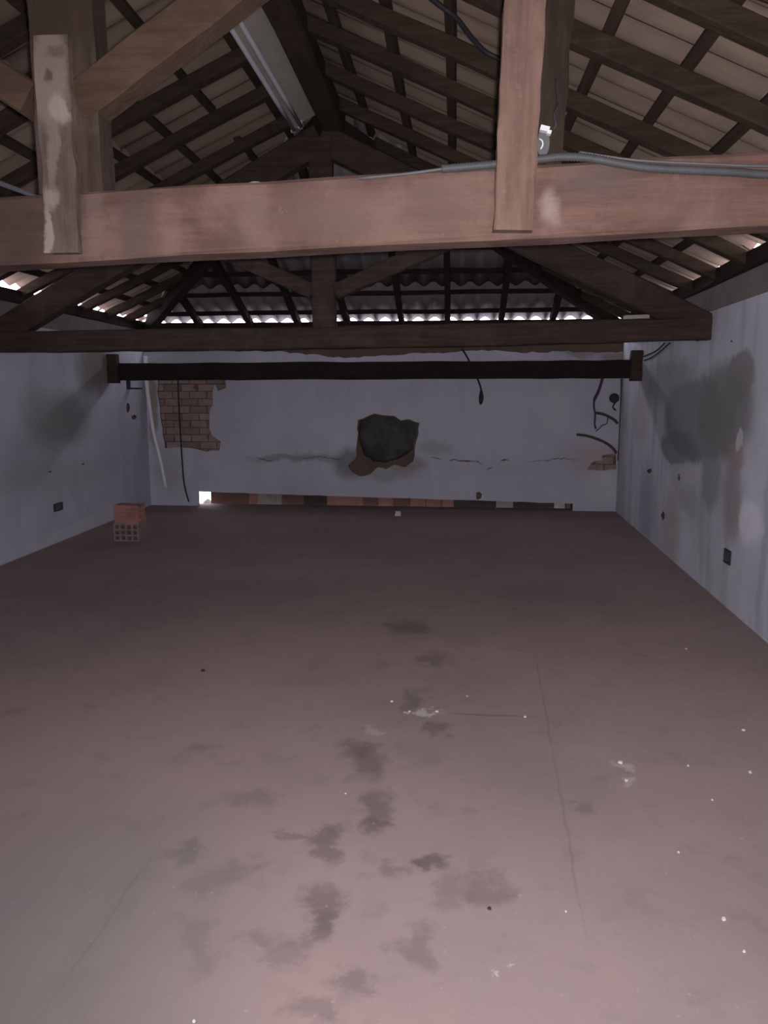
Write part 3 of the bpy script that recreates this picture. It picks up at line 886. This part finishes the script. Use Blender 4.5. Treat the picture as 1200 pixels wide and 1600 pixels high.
def wcable(name, px, rad, mat, label, cat='cable', off=.02, f=None, **k):
    pp = [(f or (lambda x_, y_: atY(x_, y_, YB - off)))(*p) for p in px]
    return tag(tube(name, pp, rad, mat, seg=6, **k), label, cat)
wcable('sagging_flex', [(278, 590), (279, 620), (281, 660), (284, 710), (287, 750), (291, 770), (295, 784)], .010, M_black, 'black cord hanging over the exposed brick patch')
cw = wcable('black_wire', [(722, 545), (731, 560), (741, 580), (750, 602), (752, 612)], .012, M_black, 'short black wire with frayed end left of wall centre', off=.03)
tube('frayed_end', [atY(752, 610, YB - .03), atY(752, 620, YB - .03), atY(751, 632, YB - .02)], lambda t: .014 + .018 * math.sin(math.pi * t), M_scrap, cw, seg=7)
wcable('thick_cable', [(943, 585), (939, 600), (934, 614), (929, 624), (928, 634), (930, 648), (929, 662), (931, 670)], lambda t: .020 if t < .45 else .012, M_purple, 'dark cable dangling near the right back corner', off=.10)
wcable('bent_cable', [(930, 645), (942, 647), (953, 652), (961, 657), (965, 662)], .017, M_brown_cable, 'upper bent cable end sticking out of the right corner', off=.045)
wcable('bent_cable', [(901, 679), (917, 681), (933, 686), (948, 693), (958, 701), (963, 708)], .017, M_brown_cable, 'lower bent cable end sticking out of the right corner', off=.04)
wcable('thin_wire', [(931, 674), (938, 668), (942, 664), (948, 662), (950, 650)], .006, M_black, 'thin curled wire below the upper bent cable')
wcable('corner_cord', [(971, 592), (971, 610), (970, 640), (969, 662), (968, 690), (966, 720)], .012, M_brown_cable, 'brown cord running down the right back corner', off=.03)
wcable('thin_wire', [(1050, 536), (1035, 549), (1020, 559), (1010, 563)], .008, M_black, 'upper of two wires below the far beam end', f=lambda x_, y_: atR(x_, y_) + Vector((-.02, 0, 0)))
wcable('thin_wire', [(1042, 536), (1030, 547), (1018, 553), (1009, 557)], .008, M_black, 'lower of two wires below the far beam end', f=lambda x_, y_: atR(x_, y_) + Vector((-.02, 0, 0)))
# round dark lamp rose left hanging in the right back corner
lc = atY(960, 622, YB - .045)
lr = empty('junction_box', lc); tag(lr, 'round dark junction box in the right back corner', 'junction box')
q = MB()
for i, (dy, rr_) in enumerate(((.03, .060), (-.01, .060), (-.03, .046), (-.03, .04), (-.012, .036))):
    q.v += [lc + Vector((rr_ * math.cos(k * math.pi / 8), dy, rr_ * math.sin(k * math.pi / 8))) for k in range(16)]
for i in range(4): q.f += [(i*16 + k, i*16 + (k+1) % 16, (i+1)*16 + (k+1) % 16, (i+1)*16 + k) for k in range(16)]
q.f += [tuple(range(15, -1, -1)), tuple(range(64, 80))]
q.obj('housing', M_socket, lr, True)
tube('loose_wire', [lc + Vector((.01, -.02, -.05)), lc + Vector((-.02, -.03, -.11)), lc + Vector((.02, -.02, -.15))], .010, M_black, lr, seg=6)

# bracket under the left rail end
bk = empty('steel_bracket', atL(203, 604)); tag(bk, 'small dark steel bracket on left wall under the rail', 'bracket')
bc_ = atL(200, 600)
MB().box(bc_ + Vector((0, -.05, -.05)), bc_ + Vector((.012, .05, .05))).obj('back_plate', M_steel, bk)
MB().box(bc_ + Vector((0, -.05, -.065)), bc_ + Vector((.16, .05, -.045))).obj('shelf_plate', M_steel, bk)

# electrical boxes
def socket(f, sgn, px, py, hw, hh, label):
    c = f(px, py); o = empty('outlet_box', c); tag(o, label, 'outlet box')
    def bm_(u, v_, d): return (c.x + sgn * d, c.y + u, c.z + v_)
    out_ = [(-hw, -hh), (hw, -hh), (hw, hh), (-hw, hh)]; inn = [(-hw * .78, -hh * .78), (hw * .78, -hh * .78), (hw * .78, hh * .78), (-hw * .78, hh * .78)]
    prism('frame', out_, [inn], bm_, -.004, .012, M_socket, o)
    ip = prism('inner_plate', [(a * .99, b * .99) for a, b in inn], [], bm_, -.004, .003, M_socket_in, o)
    for dv in (-.3, .3):
        q = [(hw * .16 * math.cos(k * math.pi / 4), dv * hh + hw * .16 * math.sin(k * math.pi / 4)) for k in range(8)]
        prism('socket_hole', q, [], bm_, -.006, -.004, M_socket, ip)
socket(atR, -1, 1138, 870, .062, .050, 'dark square outlet box low on the right wall')
socket(atL, 1, 90, 792, .085, .040, 'dark outlet box low on the left wall')

# hollow clay bricks, one on the other, near the left wall
base = atZ(198, 846); yb_ = base.y
x0 = atY(178, 840, yb_).x; x1 = atY(217, 840, yb_).x
BW = x1 - x0; H1 = .185; D1 = .20
hb = empty('hollow_brick', (base.x, yb_, 0)); tag(hb, 'dusty hollow clay brick on the floor with its holes facing out', 'brick')
holes = []
for i in range(4):
    for j in range(3):
        cx_ = x0 + BW * (.14 + .24 * i); cz_ = .034 + .058 * j
        holes.append([(cx_ - .020, cz_ - .019), (cx_ + .020, cz_ - .019), (cx_ + .020, cz_ + .019), (cx_ - .020, cz_ + .019)])
prism('body', [(x0, 0), (x1, 0), (x1, H1), (x0, H1)], holes, lambda u, v_, d: (u, yb_ + d, v_), 0, D1, M_clay2, hb)
MB().box((x0 + .004, yb_ + D1 * .55, .004), (x1 - .004, yb_ + D1 * .6, H1 - .004)).obj('hole_shade', M_scrap, hb)  # dark panel inside the brick, its colour paints the shade in the holes
hu = empty('hollow_brick', (base.x, yb_, H1)); tag(hu, 'orange hollow clay brick lying on top with its plain side outward', 'brick')
prof = []
zz0, zz1 = H1, H1 + .185
nG = 5
for k in range(nG):
    a_ = zz0 + (zz1 - zz0) * k / nG; b_ = zz0 + (zz1 - zz0) * (k + 1) / nG
    prof += [(0.0, a_ + .004), (0.0, b_ - .004), (.004, b_)] if k < nG - 1 else [(0.0, a_ + .004), (0.0, b_)]
prof = [(0.0, zz0)] + prof + [(.17, zz1), (.17, zz0)]
hh_ = []
for i in range(3):
    for j in range(3):
        cy_ = .032 + .053 * i; cz_ = zz0 + .034 + .058 * j
        hh_.append([(cy_ - .018, cz_ - .019), (cy_ + .018, cz_ - .019), (cy_ + .018, cz_ + .019), (cy_ - .018, cz_ + .019)])
prism('body', prof, hh_, lambda u, v_, d: (x0 + .012 + d, yb_ + .012 + u - .06 * d, v_), 0, BW - .004, M_clay, hu)

# small litter
def chip(name, px, py, size, mat, label, cat, group=None, seed=0):
    r = random.Random(seed); p = atZ(px, py)
    n_ = 6; v = []
    for k in range(n_):
        a_ = 2 * math.pi * k / n_; rr_ = size * r.uniform(.6, 1.1)
        v.append(p + Vector((rr_ * math.cos(a_), rr_ * math.sin(a_) * 1.2, 0)))
    v += [p + (q - p) * .7 + Vector((0, 0, size * r.uniform(.35, .7))) for q in v[:n_]]
    f = [(k, (k+1) % n_, (k+1) % n_ + n_, k + n_) for k in range(n_)] + [tuple(range(n_ - 1, -1, -1)), tuple(range(n_, 2 * n_))]
    return tag(mesh(name, v, f, mat), label, cat, group)
for i, (px, py, s_) in enumerate([(1161, 1141, .010), (1172, 1207, .009), (1130, 1436, .008), (1163, 1487, .006), (1075, 1197, .007), (1113, 1250, .005), (1060, 1332, .005),
                                  (612, 1096, .011), (640, 1112, .008), (683, 1112, .009), (820, 1120, .009), (303, 1596, .005), (1072, 1014, .008), (730, 1088, .006),
                                  (970, 1192, .012), (978, 1220, .008), (540, 1240, .005), (884, 1424, .004)]):
    chip('plaster_chip', px, py, s_, M_chip, 'tiny pale plaster chip lying on the dusty floor', 'plaster chip', 'plaster chips on the floor', i)
chip('dark_scrap', 317, 1048, .016, M_scrap, 'small dark scrap alone on the left of the floor', 'scrap', seed=50)
chip('dark_scrap', 765, 1420, .008, M_scrap, 'small dark scrap near the front floor stains', 'scrap', seed=51)
ws = atZ(622, 806)
q = MB().box(ws + Vector((-.035, -.01, 0)), ws + Vector((.035, .05, .055)))
r3 = random.Random(4)
for v_ in q.v: v_ += Vector((r3.uniform(-.012, .012), r3.uniform(-.012, .012), 0))
tag(q.obj('plaster_lump', M_chip), 'white plaster lump lying before the low wall slit', 'plaster lump')
